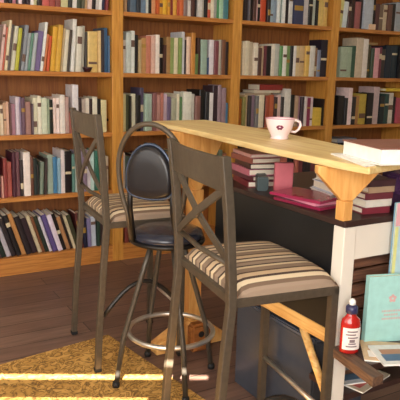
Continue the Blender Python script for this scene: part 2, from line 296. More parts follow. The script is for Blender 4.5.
BOOKS = {
 (0,4): "-0.8285,0.027,0.241,3,d8d0c0 -0.8015,0.031,0.203,3,803038 -0.7705,0.0314,0.214,3,303848 -0.7391,0.0316,0.208,3,c8a880 -0.7075,0.0425,0.211,3,e0a8a8 -0.665,0.0215,0.202,3,2a1a20 -0.6435,0.0216,0.223,3,241820 -0.6219,0.0218,0.235,3,c88090 -0.6001,0.0109,0.254,3,2c1c1c -0.5892,0.022,0.224,3,e8d0d4 -0.5672,0.0221,0.225,3,2a1a22 -0.5451,0.0222,0.25,3,33222a -0.5229,0.0167,0.202,3,ece8e4 -0.5062,0.0225,0.206,3,d8d2a0 -0.4837,0.0113,0.22,3,3a3030 -0.4724,0.017,0.257,3,4a3028 -0.4554,0.04,0.225,3,c4605a -0.4154,0.0346,0.239,3,a0504a -0.3808,0.0291,0.209,3,8a4a44 -0.3517,0.047,0.234,3,ccc898 -0.3047,0.0237,0.258,3,3a3a35 -0.281,0.0299,0.221,3,e8e6de -0.2511,0.0241,0.2,3,4a5040 -0.227,0.0182,0.234,3,5a5a48 -0.2088,0.0182,0.208,3,b89870 -0.1906,0.0245,0.253,3,e0c8c0 -0.1661,0.0123,0.226,3,3a2c2c -0.1538,0.0185,0.217,3,221a1c -0.1353,0.0186,0.223,3,cfc8c4 -0.1167,0.0188,0.255,3,ecebe8 -0.0979,0.0188,0.216,3,2a2c48 -0.0791,0.0162,0.23,3,8a4040",
 (0,3): "-0.8193,0.0316,0.224,8,d0a060 -0.7877,0.0319,0.236,8,8a3a34 -0.7558,0.0268,0.243,8,e4dcd0 -0.729,0.0216,0.239,8,806a60 -0.7074,0.0163,0.25,8,d8b8b0 -0.6911,0.0109,0.235,8,b8553a -0.6802,0.0164,0.273,8,e0d3b0 -0.6638,0.0165,0.252,8,5f5450 -0.6473,0.0221,0.243,8,cfccb8 -0.6252,0.0222,0.233,8,b5b43c -0.603,0.0112,0.212,8,3a342c -0.5918,0.0225,0.251,8,8a9098 -0.5693,0.0169,0.209,8,9aa3a8 -0.5524,0.017,0.21,8,5f8a78 -0.5354,0.0228,0.211,8,a9b3b8 -0.5126,0.0345,0.223,8,7a6a98 -0.4781,0.0174,0.274,8,e4e6e2 -0.4607,0.0138,0.209,8,cc7a4c -0.4433,0.0199,0.199,7,c4552c -0.4199,0.0295,0.25,6,d9a63a -0.3904,0.0297,0.263,6,d8aa45 -0.3607,0.012,0.247,6,b5a07a -0.3487,0.024,0.237,6,ded6c0 -0.3247,0.018,0.238,6,4a4038 -0.3005,0.0252,0.3,4.5,e4e2dc -0.2701,0.0323,0.258,3.5,dcd8c8 -0.2333,0.0202,0.265,2.5,b8b4a6 -0.2085,0.0147,0.232,1.5,4c4640 -0.1898,0.0609,0.235,0.5,e0c078 -0.1268,0.0191,0.242,0,e8c890 -0.1077,0.0192,0.249,0,3a3238 -0.0885,0.0257,0.261,0,3e6488 -0.0628,0.0108,0.216,0,5a7898",
 (0,2): "-0.8285,0.03,0.207,0,d8d0c0 -0.7985,0.0325,0.202,0,7a8898 -0.766,0.0273,0.211,0,b87858 -0.7387,0.0275,0.192,0,d8c8a8 -0.7112,0.0167,0.17,0,e0d0b8 -0.6945,0.0167,0.181,0,c8a080 -0.6778,0.0167,0.187,0,e0b8a0 -0.6611,0.0113,0.175,0,6a4440 -0.6498,0.0225,0.175,0,b08090 -0.6273,0.0228,0.215,0,d0c4d0 -0.6045,0.0114,0.215,0,a090b0 -0.5931,0.0229,0.209,0,6a5060 -0.5702,0.0347,0.186,0,a88078 -0.5355,0.0116,0.175,0,5a4850 -0.5239,0.0234,0.209,0,e0dcc0 -0.5005,0.0235,0.22,0,e8e4d0 -0.477,0.0356,0.209,0,d0d8c0 -0.4414,0.012,0.203,0,9aa890 -0.4294,0.024,0.197,0,182018 -0.4054,0.0181,0.209,0,e8d0c8 -0.3873,0.0182,0.209,0,f0e0dc -0.3691,0.0305,0.226,0,e8e0d8 -0.3386,0.0246,0.214,0,c0a098 -0.314,0.0248,0.126,0,a06058 -0.2892,0.0375,0.285,0,e0dce0 -0.2517,0.0189,0.208,0,3a2c2c -0.2328,0.0253,0.202,0,b8a89c -0.2075,0.0255,0.208,0,e8e0d0 -0.182,0.0192,0.202,0,3a2a28 -0.1628,0.0323,0.214,0,e0dcc8 -0.1305,0.0195,0.202,0,1c1614 -0.111,0.0393,0.196,0,d8d0a0",
 (0,1): "-0.8285,0.0193,0.272,0,8a9098 -0.8092,0.0331,0.257,0,c89060 -0.7761,0.0278,0.254,0,442434 -0.7483,0.028,0.248,0,502838 -0.7203,0.0113,0.126,0,d8a090 -0.709,0.0227,0.229,0,8a3a38 -0.6863,0.0285,0.204,0,b05a50 -0.6578,0.023,0.261,0,4a2030 -0.6348,0.0232,0.26,0,7a5058 -0.6116,0.0175,0.213,0,30282a -0.5941,0.0411,0.258,0,f0e4dc -0.553,0.0177,0.233,0,6a4030 -0.5353,0.0238,0.22,0,243030 -0.5115,0.012,0.178,0,241c1c -0.4995,0.0241,0.195,3,7a8878 -0.4754,0.0152,0.217,3,3c2c2a -0.4512,0.0366,0.234,0,a0b0a0 -0.4146,0.0246,0.221,0,4a80a8 -0.39,0.0186,0.214,0,90b4c8 -0.3714,0.0249,0.261,0,e0d4d4 -0.3465,0.044,0.253,0,1c1418 -0.3025,0.0191,0.234,0,608880 -0.2834,0.0255,0.226,0,a8b8b0 -0.2579,0.0257,0.244,0,b8b0c8 -0.2322,0.0258,0.255,0,8a7890 -0.2064,0.0261,0.247,0,e0d8e0 -0.1803,0.0262,0.24,0,c0dcd8 -0.1541,0.0331,0.251,0,2f6a58 -0.121,0.0266,0.231,0,28282c -0.0944,0.0269,0.211,0,b8a890",
 (0,0): "-0.7633,0.0285,0.274,-17,584048 -0.7348,0.0288,0.271,-17,1c2820 -0.706,0.029,0.271,-17,b8b0b8 -0.677,0.0292,0.244,-17,2a2226 -0.6478,0.0295,0.262,-17,1c1618 -0.6183,0.0297,0.268,-17,c08850 -0.5886,0.036,0.246,-17,251c20 -0.5526,0.0364,0.23,-17,302028 -0.5162,0.0244,0.244,-17,c8b898 -0.4918,0.0184,0.237,-17,7a4c30 -0.4734,0.0248,0.236,-17,263028 -0.4486,0.0187,0.23,-17,d8d0d8 -0.4299,0.0313,0.244,-17,5a4a80 -0.3986,0.0316,0.241,-17,e4d4e4 -0.367,0.0254,0.241,-17,181216 -0.3416,0.0257,0.219,-17,b08058 -0.3159,0.0193,0.231,-17,2c2020 -0.2966,0.0195,0.222,-17,d0c0a0 -0.2771,0.0261,0.226,-17,3c3c28 -0.251,0.0197,0.228,-10,5a2c2c -0.2313,0.0264,0.213,-6,22243c -0.2049,0.0266,0.185,-2,8078a0 -0.1783,0.0335,0.194,-2,c0c8d8 -0.1448,0.0203,0.167,0,2a4034 -0.1245,0.0409,0.149,0,3c2c2c",
 (1,4): "0.028,0.0141,0.232,0,c8965a 0.0421,0.0196,0.222,0,b89068 0.0617,0.0196,0.235,0,3c4450 0.0813,0.0397,0.215,0,55687a 0.121,0.0266,0.255,0,30343c 0.1476,0.0404,0.233,0,7088a0 0.188,0.0203,0.247,0,cfd4cc 0.2083,0.0204,0.235,0,1c1818 0.2287,0.0274,0.238,0,e0a070 0.2561,0.0207,0.255,0,c86030 0.2768,0.0277,0.224,0,e0a030 0.3045,0.0279,0.212,0,e8b840 0.3324,0.0211,0.25,0,d89830 0.3535,0.0211,0.25,0,8a2a30 0.3746,0.0285,0.226,0,e0a848 0.4031,0.0142,0.247,0,c05838 0.4173,0.0288,0.209,0,d06838 0.4461,0.0289,0.233,0,8a7470 0.475,0.0291,0.22,0,e0d8d0 0.5041,0.022,0.235,0,5a3830 0.5261,0.0221,0.204,0,2c2424 0.5482,0.0296,0.249,0,ddd8d0 0.5778,0.0224,0.24,0,c8c0b0 0.6002,0.0225,0.243,0,1c1816 0.6227,0.0226,0.26,0,d05a40 0.6453,0.0227,0.203,0,e8e0c8 0.668,0.0229,0.213,0,a8a8a0 0.6909,0.023,0.257,0,5aa070 0.7139,0.0308,0.208,0,a8d0b0 0.7447,0.0389,0.255,0,4a8088",
 (1,3): "0.0353,0.02,0.197,0,d8ccc0 0.0553,0.0334,0.24,0,c8d0c8 0.0887,0.027,0.253,0,e0e4dc 0.1157,0.0204,0.23,0,181414 0.1361,0.0205,0.201,0,b8a078 0.1566,0.0343,0.215,0,c0905a 0.1909,0.0347,0.228,0,c88068 0.2256,0.0279,0.23,0,d8b0a0 0.2535,0.0281,0.237,0,f0e4d8 0.2816,0.0284,0.22,0,1a1414 0.31,0.0214,0.178,0,4a2c24 0.3314,0.0286,0.228,0,a88050 0.36,0.0289,0.224,0,90a060 0.3889,0.0291,0.225,0,ddd0b0 0.418,0.022,0.226,0,88a058 0.44,0.0221,0.264,0,d0d0d4 0.4621,0.0148,0.215,0,3a3034 0.4769,0.0297,0.235,0,e8c8b0 0.5066,0.03,0.261,0,c88840 0.5366,0.0226,0.13,0,6a8048 0.5592,0.0227,0.232,0,4a3028 0.5819,0.0459,0.222,0,98b0a0 0.6278,0.0231,0.11,0,38507a 0.6509,0.0388,0.224,0,e4dce0 0.6897,0.0313,0.219,0,7a4048 0.721,0.0236,0.227,0,bcb8a8 0.7446,0.0318,0.228,0,7a5038 0.7764,0.0239,0.216,0,2c2022",
 (1,2): "0.028,0.0274,0.232,0,c8c090 0.0554,0.0205,0.226,0,4a4a30 0.0759,0.0137,0.22,0,2c2820 0.0896,0.0344,0.233,0,e0dcc0 0.124,0.0278,0.226,0,1a1818 0.1518,0.028,0.27,0,504860 0.1798,0.0281,0.233,0,a8c0b0 0.2079,0.0284,0.233,0,b0c4b8 0.2363,0.0286,0.239,0,8a5a5a 0.2649,0.0288,0.227,0,c09088 0.2937,0.0217,0.239,0,b87868 0.3154,0.0292,0.233,0,c8b0c0 0.3446,0.0293,0.214,0,706080 0.3739,0.037,0.207,0,a8a890 0.4109,0.0224,0.233,0,e8e0c8 0.4333,0.0225,0.214,0,5a8050 0.4558,0.0606,0.246,0,e8e6d8 0.5164,0.0306,0.233,0,d0ccc0 0.547,0.0386,0.22,0,8a6058 0.5856,0.039,0.26,0,1c1818 0.6246,0.0315,0.247,0,2c2c30 0.6561,0.0316,0.24,0,e8e4e4 0.6877,0.04,0.287,0,3a2830 0.7277,0.0241,0.293,0,a89098 0.7518,0.0325,0.274,0,9a8088 0.7843,0.0202,0.173,0,5080a0",
 (2,4): "0.89,0.0242,0.237,0,2a2020 0.9142,0.0243,0.21,0,33282c 0.9385,0.0163,0.203,0,6a6468 0.9548,0.0246,0.223,0,181214 0.9794,0.0246,0.203,0,5a3830 1.004,0.0166,0.245,0,c8a0a0 1.0206,0.0249,0.208,0,1c1618 1.0455,0.0503,0.219,0,c85030 1.0958,0.0254,0.229,0,2a2022 1.1212,0.034,0.222,0,a8c0d0 1.1552,0.0257,0.242,0,8898a8 1.1809,0.0258,0.238,0,e4e8e4 1.2067,0.0174,0.255,0,508078 1.2241,0.0261,0.237,0,e8e8e4 1.2502,0.035,0.233,0,201820 1.2852,0.0353,0.245,0,d8d4d0 1.3205,0.0896,0.208,0,3a3f60 1.4101,0.0454,0.222,0,c8c0c0 1.4555,0.0367,0.211,0,181416 1.4922,0.0369,0.239,0,c8d0c0 1.5291,0.0186,0.24,0,1a1614 1.5477,0.0468,0.207,0,e0c070 1.5945,0.0378,0.214,0,d8b060",
 (2,3): "0.9063,0.0247,0.221,0,d8c8a8 0.931,0.0331,0.229,0,d8ccb0 0.9641,0.0335,0.224,0,c0b098 0.9976,0.0336,0.219,0,e0d4c0 1.0312,0.034,0.187,0,5a3c34 1.0652,0.0256,0.201,0,c8b090 1.0908,0.0171,0.202,0,6a3038 1.1079,0.0432,0.204,0,181616 1.1511,0.0262,0.218,0,e0d8c8 1.1773,0.0439,0.22,0,c0c0b8 1.2212,0.0265,0.207,0,60905a 1.2477,0.0356,0.209,0,e8e8e0 1.2833,0.036,0.21,0,7a9a60 1.3193,0.0271,0.211,0,181818 1.3464,0.0273,0.212,0,e8e4e0 1.3737,0.0366,0.214,0,d8c090 1.4103,0.0463,0.215,0,d0b080 1.4566,0.0373,0.217,0,e0b860 1.4939,0.0471,0.219,0,d8d4cc 1.541,0.0284,0.206,0,8a6a50 1.5694,0.0287,0.192,0,8088a0 1.5981,0.0629,0.266,0,201c2c",
 (2,2): "0.902,0.0209,0.2,0,b06020 0.9229,0.0252,0.214,0,8a8448 0.9481,0.0254,0.227,0,d0b890 0.9735,0.0255,0.22,0,3a3230 0.999,0.0343,0.227,0,907888 1.0333,0.0259,0.22,0,7a7878 1.0592,0.0434,0.227,0,e8dcc0 1.1026,0.0175,0.213,0,2c2422 1.1201,0.0353,0.22,0,a04830 1.1554,0.0444,0.227,0,c06848 1.1998,0.0269,0.213,0,3a2422 1.2267,0.0361,0.227,0,e8c8c0 1.2628,0.0272,0.213,0,3a3434 1.29,0.055,0.27,0,e0dcd4 1.345,0.0371,0.228,0,1c1a18 1.3821,0.028,0.22,0,b89a80 1.4101,0.0281,0.22,0,a88090 1.4382,0.0284,0.213,0,3a2c34 1.4666,0.0285,0.213,0,d8ccc8 1.4951,0.0383,0.206,0,8a3050 1.5334,0.0289,0.213,0,e0d0d0 1.5623,0.0879,0.132,0,e0c050 1.6502,0.0108,0.198,0,2a2222",
 (3,4): "1.746,0.044,0.224,4,e0d890 1.79,0.0404,0.186,4,d8e0e0 1.8394,0.0299,0.174,0,4a2c28 1.8693,0.0401,0.229,0,3a2826 1.9094,0.0507,0.194,0,a06060 1.9601,0.0306,0.248,0,30262a 1.9907,0.0931,0.26,0,b8c0cc 2.0838,0.0314,0.234,0,1c181a 2.1152,0.0422,0.194,0,5a3838 2.1574,0.0426,0.189,0,7a6858 2.2,0.0429,0.192,0,c8b89c 2.2429,0.0434,0.195,0,6a4a40 2.2863,0.0437,0.206,0,2c2828 2.33,0.0774,0.219,0,a0a8b0 2.4074,0.0786,0.232,0,404858",
 (3,3): "1.7944,0.0705,0.224,0,a8b8a0 1.8649,0.0407,0.225,0,a0b098 1.9056,0.0411,0.234,0,3a5a48 1.9467,0.0728,0.296,0,ccbca4 2.0195,0.0526,0.291,0,e0d8d0 2.0721,0.0319,0.248,0,4a4430 2.104,0.032,0.226,0,3a4a38 2.136,0.0539,0.228,0,d8a0a8 2.1899,0.0327,0.237,0,7a3848 2.2226,0.0438,0.224,0,3c3434 2.2664,0.0665,0.249,0,1c2838 2.3329,0.0674,0.251,0,20303c 2.4003,0.0683,0.262,0,1a1a20 2.4686,0.0489,0.249,0,302028",
 (3,2): "1.8041,0.0666,0.221,0,1a181c 1.8707,0.031,0.205,0,201c20 1.9017,0.0418,0.281,0,f0d8d8 1.9435,0.042,0.213,0,2a2224 1.9855,0.0425,0.221,0,b08050 2.028,0.0752,0.236,0,c0a848 2.1032,0.0654,0.244,0,1c181c 2.1686,0.0663,0.291,0,c8b0b0 2.2349,0.0559,0.221,0,20282c 2.2908,0.0451,0.236,0,2c4844 2.3359,0.0571,0.244,0,dcd4c8 2.393,0.0345,0.213,0,2c2224 2.4275,0.0698,0.205,0,b05060",
 (1,1): "0.028,0.0186,0.225,0,d8ccc0 0.0466,0.0305,0.204,0,3c4a40 0.0771,0.035,0.196,0,8a3a38 0.1121,0.0325,0.208,0,2c2424 0.1446,0.0357,0.219,0,5a2830 0.1803,0.0345,0.211,0,6a7868 0.2148,0.0297,0.196,0,8a3a38 0.2445,0.027,0.189,0,d8b0a0 0.2715,0.0339,0.194,0,d8b0a0 0.3054,0.0207,0.199,0,7a4048 0.3261,0.0216,0.178,0,8a3a38 0.3477,0.0194,0.217,0,8a6840 0.3671,0.0392,0.222,0,3c4a40 0.4063,0.0259,0.201,0,2c2424 0.4322,0.0329,0.219,0,2c2424 0.4651,0.0401,0.171,0,2c2424 0.5052,0.0382,0.223,0,1c1818 0.5434,0.0291,0.208,0,d8b0a0 0.5725,0.0269,0.186,0,3c4a40 0.5994,0.0207,0.179,0,48303a 0.6201,0.0224,0.171,0,a06a50 0.6425,0.0314,0.21,0,a06a50 0.6739,0.0308,0.216,0,d8b0a0 0.7047,0.0418,0.159,0,8a3a38 0.7465,0.0288,0.213,0,6a7868 0.7753,0.0292,0.19,0,a06a50",
 (1,0): "0.0416,0.0283,0.207,0,7a3830 0.0699,0.022,0.218,0,2c2424 0.0919,0.0229,0.189,0,3c4a40 0.1148,0.0251,0.194,0,a06a50 0.1399,0.0239,0.212,0,c8b8a0 0.1638,0.0328,0.202,0,8a6840 0.1966,0.025,0.179,0,6a7868 0.2216,0.0207,0.191,0,a06a50 0.2423,0.0267,0.195,0,d8b0a0 0.269,0.0195,0.207,0,30282c",
 (2,1): "0.9234,0.0377,0.24,0,1c1818 0.9611,0.0242,0.218,0,c07060 0.9853,0.0295,0.238,0,30282c 1.0148,0.0236,0.223,0,d8ccc0 1.0384,0.0326,0.215,0,2c2424 1.071,0.031,0.221,0,1c1818 1.102,0.033,0.198,0,8a3a38 1.135,0.0378,0.225,0,30282c 1.1728,0.029,0.217,0,8a2848 1.2018,0.0265,0.23,0,d0b898 1.2283,0.034,0.236,0,c07060 1.2623,0.0342,0.213,0,c07060 1.2965,0.0486,0.189,0,c07060 1.3451,0.0358,0.202,0,30282c 1.3809,0.0323,0.215,0,1c1818 1.4132,0.0354,0.222,0,c07060 1.4486,0.0454,0.182,0,7a4048 1.494,0.0419,0.188,0,30282c 1.5359,0.0295,0.21,0,30282c 1.5654,0.0465,0.208,0,7a4048 1.6119,0.046,0.191,0,a06a50",
 (3,1): "1.8348,0.046,0.189,0,3a3030 1.8808,0.0349,0.196,0,7a4048 1.9157,0.0543,0.193,0,3a3030 1.97,0.0441,0.208,0,2c2424 2.0141,0.05,0.19,0,3a3030 2.0641,0.0416,0.188,0,48303a 2.1057,0.052,0.21,0,3a3030 2.1577,0.0392,0.209,0,5a4a48 2.1969,0.0541,0.199,0,7a4048 2.251,0.0398,0.189,0,3a3030 2.2908,0.046,0.212,0,1c1818 2.3368,0.0417,0.202,0,5a4a48 2.3785,0.0327,0.176,0,7a4048 2.4112,0.0352,0.183,0,48303a 2.4464,0.0593,0.181,0,3a3030",
}

NAMES = [('black', '1c1918'), ('charcoal', '34312f'), ('dark brown', '46302a'), ('brown', '70492f'), ('grey brown', '7a6658'), ('tan', 'b8946a'), ('rust', 'b4552f'),
 ('orange', 'd0763a'), ('ochre', 'd8a43a'), ('yellow', 'e0c058'), ('pale yellow', 'e0c88a'), ('cream', 'dccfae'), ('ivory', 'e6e0cc'), ('white', 'ebe8e4'), ('pale grey', 'c8c6c2'),
 ('grey', '8f908f'), ('dark red', '7c3032'), ('maroon', '552634'), ('red', 'a84a44'), ('rose', 'c07c74'), ('pale pink', 'e2c4bc'), ('pink', 'cc90a0'), ('mauve', '8c7280'),
 ('plum', '4c3248'), ('purple', '6e5c94'), ('lavender', 'bcb4cc'), ('navy', '2c3450'), ('dark slate', '28323c'), ('blue', '4478a4'), ('slate blue', '62788c'), ('pale blue', 'a6c2d0'),
 ('teal', '4a8088'), ('dark green', '2c4434'), ('green', '5c9464'), ('olive', '74703c'), ('dark olive', '48482f'), ('lime green', 'b2b444'), ('sage', 'a2b4a4'), ('pale green', 'ccd6c2'), ('magenta', '963458')]
NL = [(n, [int(h[i:i+2], 16) for i in (0, 2, 4)]) for n, h in NAMES]
def cname(h):
    v = [int(h[i:i+2], 16) for i in (0, 2, 4)]
    def d(c):
        dr, dg, db = (c[i]-v[i] for i in range(3)); m1 = sum(c)/3; m2 = sum(v)/3
        return dr*dr*2 + dg*dg*3 + db*db*2 + 3*((dr-db)**2 + (dr-dg)**2)
    return min(NL, key=lambda q: d(q[1]))[0]

rnd = random.Random(11)
def book_bm(B, w, d, h, M4=None, band=None):
    """hardback or paperback standing on its tail, spine at y=0 facing -y"""
    t = min(.0025, w*.18); g = .003
    n0 = len(B.bm.verts)
    pr = [(0, .004), (w*.12, .001), (w*.5, 0), (w*.88, .001), (w, .004), (w, d), (w-t, d), (w-t, .006), (t, .006), (t, d), (0, d)]
    B.prism([(x, y, 0) for x, y in pr[:5] + pr[5:]], (0, 0, h), 0)
    B.box(t, w-t, .006, d-.004, g, h-g, 1)
    if band:
        z0, z1, mi = band
        B.prism([(-.0003+w*.06, .0016, z0*h), (w*.12, .0002, z0*h), (w*.5, -.0008, z0*h), (w*.88, .0002, z0*h), (w*.94+.0003, .0016, z0*h), (w*.5, .003, z0*h)], (0, 0, (z1-z0)*h), mi)
    if M4 is not None:
        vs = list(B.bm.verts)[n0:]
        for v in vs: v.co = M4 @ v.co
BANDS = [P('cfc0a0', .6), P('6a5044', .6), P('a8843c', .4)]
used = {}
stuffbooks = []
allrows = []
for (b, l), s in BOOKS.items():
    row = [tuple(float(q) if i < 4 else q for i, q in enumerate(tk.split(','))) for tk in s.split()]
    names = [cname(q[4]) for q in row]
    allrows.append((b, l, row, names))
STUFF = {(0, 4), (1, 0), (1, 1), (2, 1), (3, 1)}
def place_name(i, n):
    f = (i+.5)/n
    return 'at the left end' if f < .2 else 'left of the middle' if f < .4 else 'near the middle' if f < .6 else 'right of the middle' if f < .8 else 'at the right end'
SB = {}
labels = set()
for b, l, row, names in allrows:
    n = len(row); zt = Z0 + l*S + .0135
    hs = sorted(q[2] for q in row)
    cand = []
    for i, (x, w, h, tl, c) in enumerate(row):
        lft = names[i-1] if i else 'side panel'; rgt = names[i+1] if i < n-1 else 'side panel'
        size = 'tall ' if h >= hs[int(n*.8)] else 'short ' if h <= hs[int(n*.15)] else ''
        if w > .045: size += 'thick '
        elif w < .016: size += 'thin '
        cand.append([f'{size}{names[i]} book', f'between {lft} and {rgt} ones' if 0 < i < n-1 else (f'at the left end beside a {rgt} one' if i == 0 else f'at the right end beside a {lft} one'), place_name(i, n)])
    for i, (x, w, h, tl, c) in enumerate(row):
        dpt = rnd.uniform(.13, .19); setb = rnd.uniform(.012, .034)
        band = None
        if w > .016 and rnd.random() < .34:
            lum = sum(int(c[j:j+2], 16) for j in (0, 2, 4))
            z0 = rnd.choice([.72, .62, .45, .2]); band = (z0, z0+rnd.choice([.06, .1, .16]), 2 + (1 if lum > 430 else rnd.choice([0, 2])))
        ta = math.radians(tl); ww = w*math.cos(ta) - .0012
        Mt = Matrix.Translation((x + (0 if tl >= 0 else 0), setb, zt + (ww*math.sin(ta) if tl > 0 else 0))) @ Matrix.Rotation(ta, 4, 'Y')
        off_frame = b == 0 and x + w < -.70
        if (b, l) in STUFF or off_frame:
            cc = c
            SB.setdefault(cc, []).append((ww, dpt, h, Mt)); continue
        B = MB(); book_bm(B, ww, dpt, h, band=band)
        o = B.build('book', [M['cover'], M['page']] + BANDS)
        o.matrix_world = Mt; o.color = lin(c)
        base, nb, pl = cand[i]
        where = f'{SH[l]} of the {BC[b]} bookcase'
        same = [j for j in range(n) if cand[j][0] == base]
        samen = [j for j in range(n) if cand[j][0].split()[-2:] == base.split()[-2:]]
        lean = 'leaning ' if abs(tl) >= 10 else ''
        if len(same) == 1 and len(samen) == 1: lab = f'{lean}{base} {pl} on the {where}'
        elif sum(cand[j][0] == base and cand[j][1] == nb for j in range(n)) == 1: lab = f'{base} {nb}, {where}'
        else: lab = f'{base} {nb} {pl}, {where}'
        lab = lab.replace('side panel', 'the side')
        wd = lab.split()
        if len(wd) > 16: lab = lab.replace(' of the middle', ' of centre').replace('at the right end beside', 'right end, beside').replace('at the left end beside', 'left end, beside')
        if len(lab.split()) > 16: lab = lab.replace(f'{SH[l]} of the', {4: 'topmost shelf,', 3: 'second shelf,', 2: 'third shelf,', 1: 'fourth shelf,', 0: 'bottom shelf,'}[l])
        if lab in labels: print('DUP', lab)
        if len(lab.split()) > 16: print('LONG', lab)
        labels.add(lab)
        tag(o, lab, 'book', f'books on the {SH[l]} of the {BC[b]} bookcase')
B = MB(); mats = [P('d8c8a0', .8)]
for ci, (c, lst) in enumerate(SB.items()):
    mats.append(P(c, .45))
    for ww, dpt, h, Mt in lst:
        n0 = len(B.bm.faces); book_bm(B, ww, dpt, h, Mt)
        B.bm.faces.ensure_lookup_table()
        for f in list(B.bm.faces)[n0:]: f.material_index = 0 if f.material_index == 1 else ci+1
o = B.build('books', mats)
tag(o, 'rows of mixed books partly in view at the top left and behind the bar', 'books', kind='stuff')

# books lying flat on the rows
def flat_book(name, label, group, loc, rz, sx, sy, th, hexc, cat='book', parent=None, curl=0):
    """hardback lying flat: cover and page block, spine along local +y side"""
    root = thing(name, label, cat, loc, rz, group)
    c = MB(); t = min(.003, th*.2)
    c.box(-sx/2, sx/2, -sy/2, sy/2, 0, t); c.box(-sx/2, sx/2, -sy/2, sy/2, th-t, th); c.box(-sx/2, sx/2, sy/2-t, sy/2, t, th-t)
    c.build('cover', P(hexc, .4), root)
    MB().box(-sx/2+.004, sx/2-.004, -sy/2+.004, sy/2-t, t, th-t).build('pages', M['page'], root)
    return root
flat_book('book', 'grey tan book lying flat across the row, third shelf of third bookcase', 'books lying flat on rows', (1.06, .11, 1.052), PI, .22, .15, .016, 'a08c74')
flat_book('book', 'pale book lying between the grey tan one and the red one, third bookcase', 'books lying flat on rows', (1.14, .11, 1.069), PI, .23, .15, .018, 'c8bca8')
flat_book('book', 'dark red book lying topmost on the flat pile, third bookcase', 'books lying flat on rows', (1.17, .11, 1.088), PI, .2, .15, .04, '8a2c28')
flat_book('book', 'tan book lying flat on the row, second shelf of right bookcase', 'books lying flat on rows', (2.10, .11, 1.441), PI, .15, .15, .014, 'a88a5c')
flat_book('book', 'yellow book lying flat on the row at the far right, third shelf down', 'books lying flat on rows', (2.405, .11, 1.085), PI, .2, .15, .024, 'd8b83c')
t = flat_book('book', 'pale grey book lying on dark books beyond the white book on the bar', 'books lying flat on rows', (1.93, .11, .69), PI, .2, .15, .03, '8c94a4')

t = thing('bowl', 'small dark maroon bowl at the shelf edge above the left stool back', 'bowl', (-.195, .028, Z0+3*S+.0135))
MB().lathe([(.012, 0), (.018, .003), (.027, .018), (.029, .028), (.025, .026), (.014, .008), (0, .006)]).build('bowl_body', P('3a1a20', .25), t)
MB().tube([(.03*math.cos(2*PI*i/24), .03*math.sin(2*PI*i/24), .028) for i in range(24)], .0025, 6, closed=True).build('rim', P('5a2830', .3), t)
card = MB().box(-.032, .032, -.004, .03, 0, .04, bev=.003).build('card_box', P('e0bfa0', .6), loc=(2.075, .008, Z0+4*S+.0135))
tag(card, 'small cream card box at the front edge of the topmost right shelf', 'box')

# ---------------------------------------------------------------- bar counter
bar = thing('bar_counter', 'long pale pine bar counter on Y-shaped pine brackets, pink cup on top', 'bar counter', (-.2, -1.3, 0))
def L(x, y, z=0): return (x+.2, y+1.3, z)
poly = [(-.29, -1.05), (-.308, -1.5), (-.35, -2.0), (-.354, -2.34), (-.342, -2.437), (-.085, -2.38), (-.072, -2.05), (-.035, -1.8), (0, -1.5), (-.01, -1.05)]
MB().prism([L(x, y, .972) for x, y in poly], (0, 0, .02)).build('counter_top', M['bar'], bar, bevel=.004)
def ybracket(cx, cy, rz, ztip, span, thick=.045):
    R = Matrix.Translation(L(cx, cy, 0)) @ Matrix.Rotation(rz, 4, 'Z')
    m = MB(); zt = .971; n = 6
    pts = [(-span, zt), (span, zt), (span, zt-.02)]
    for i in range(1, n): f = i/n; pts.append((span*(1-f) + .017*f, zt-.02 - (zt-.02-ztip)*(f**1.0)))
    pts.append((.017, ztip)); pts.append((-.017, ztip))
    for i in range(n-1, 0, -1): f = i/n; pts.append((-span*(1-f) - .017*f, zt-.02 - (zt-.02-ztip)*(f**1.0)))
    pts.append((-span, zt-.02))
    m.prism([R @ Vector((x, -thick/2, z)) for x, z in pts], R.to_3x3() @ Vector((0, thick, 0)))
    return m.build('gusset', M['post'], bar, bevel=.003), R
ybracket(-.270, -2.283, math.radians(-16), .87, .095, .028)
MB().box(-.017, .017, -.017, .017, .8125, .87, M=Matrix.Translation(L(-.272, -2.283))).build('post', M['post'], bar, bevel=.002)
ybracket(-.2, -1.30, 0, .72, .13, .05)
MB().box(-.03, .03, -.025, .025, .1, .72, M=Matrix.Translation(L(-.2, -1.30))).build('post', M['post'], bar, bevel=.002)
f = MB(); R = Matrix.Translation(L(-.2, -1.30))
f.prism([R @ Vector((x, -.03, z)) for x, z in ((-.19, .001), (.16, .001), (.16, .04), (.04, .13), (-.04, .13), (-.19, .045))], (0, .06, 0))
f.build('foot_block', M['post'], bar, bevel=.003)
f = MB(); f.box(-.045, .06, -.085, -.031, .001, .13, M=R, bev=.012); f.tube([R @ Vector((.0, -.0845, .085)), R @ Vector((.0, -.0875, .085))], .014, 14, mat=1)
f.build('end_block', [wood('end_block_wood', 'a06430', '7a4420', 'X', 6, .5), M['rubber']], bar)

# ---------------------------------------------------------------- table under the bar
tb = thing('side_table', 'cream painted table with a black side board and dark top, under the bar', 'table', (.012, -1.85, 0)); tb.scale = (1, 1, 1.015)
def T(x, y, z=0): return (x, y+1.85, z)
MB().box(-.298, .32, -2.306+1.85, -1.56+1.85, .782, .8).build('table_top', M['dark_top'], tb, bevel=.003)
for (x, y) in ((-.272, -2.281), (-.13, -1.62), (.29, -2.281), (.29, -1.62)):
    MB().box(x-.0235, x+.0235, y-.023+1.85, y+.023+1.85, 0, .7815).build('leg', M['white_paint'], tb, bevel=.003)
MB().box(-.248, .266, -2.3+1.85, -2.275+1.85, .682, .7815).build('apron', M['white_paint'], tb, bevel=.002)
MB().box(-.106, .266, -1.635+1.85, -1.61+1.85, .69, .7815).build('apron', M['white_paint'], tb, bevel=.002)
MB().box(-.292, -.276, -2.257+1.85, -1.60+1.85, .462, .7815).build('side_board', M['board'], tb, bevel=.002)
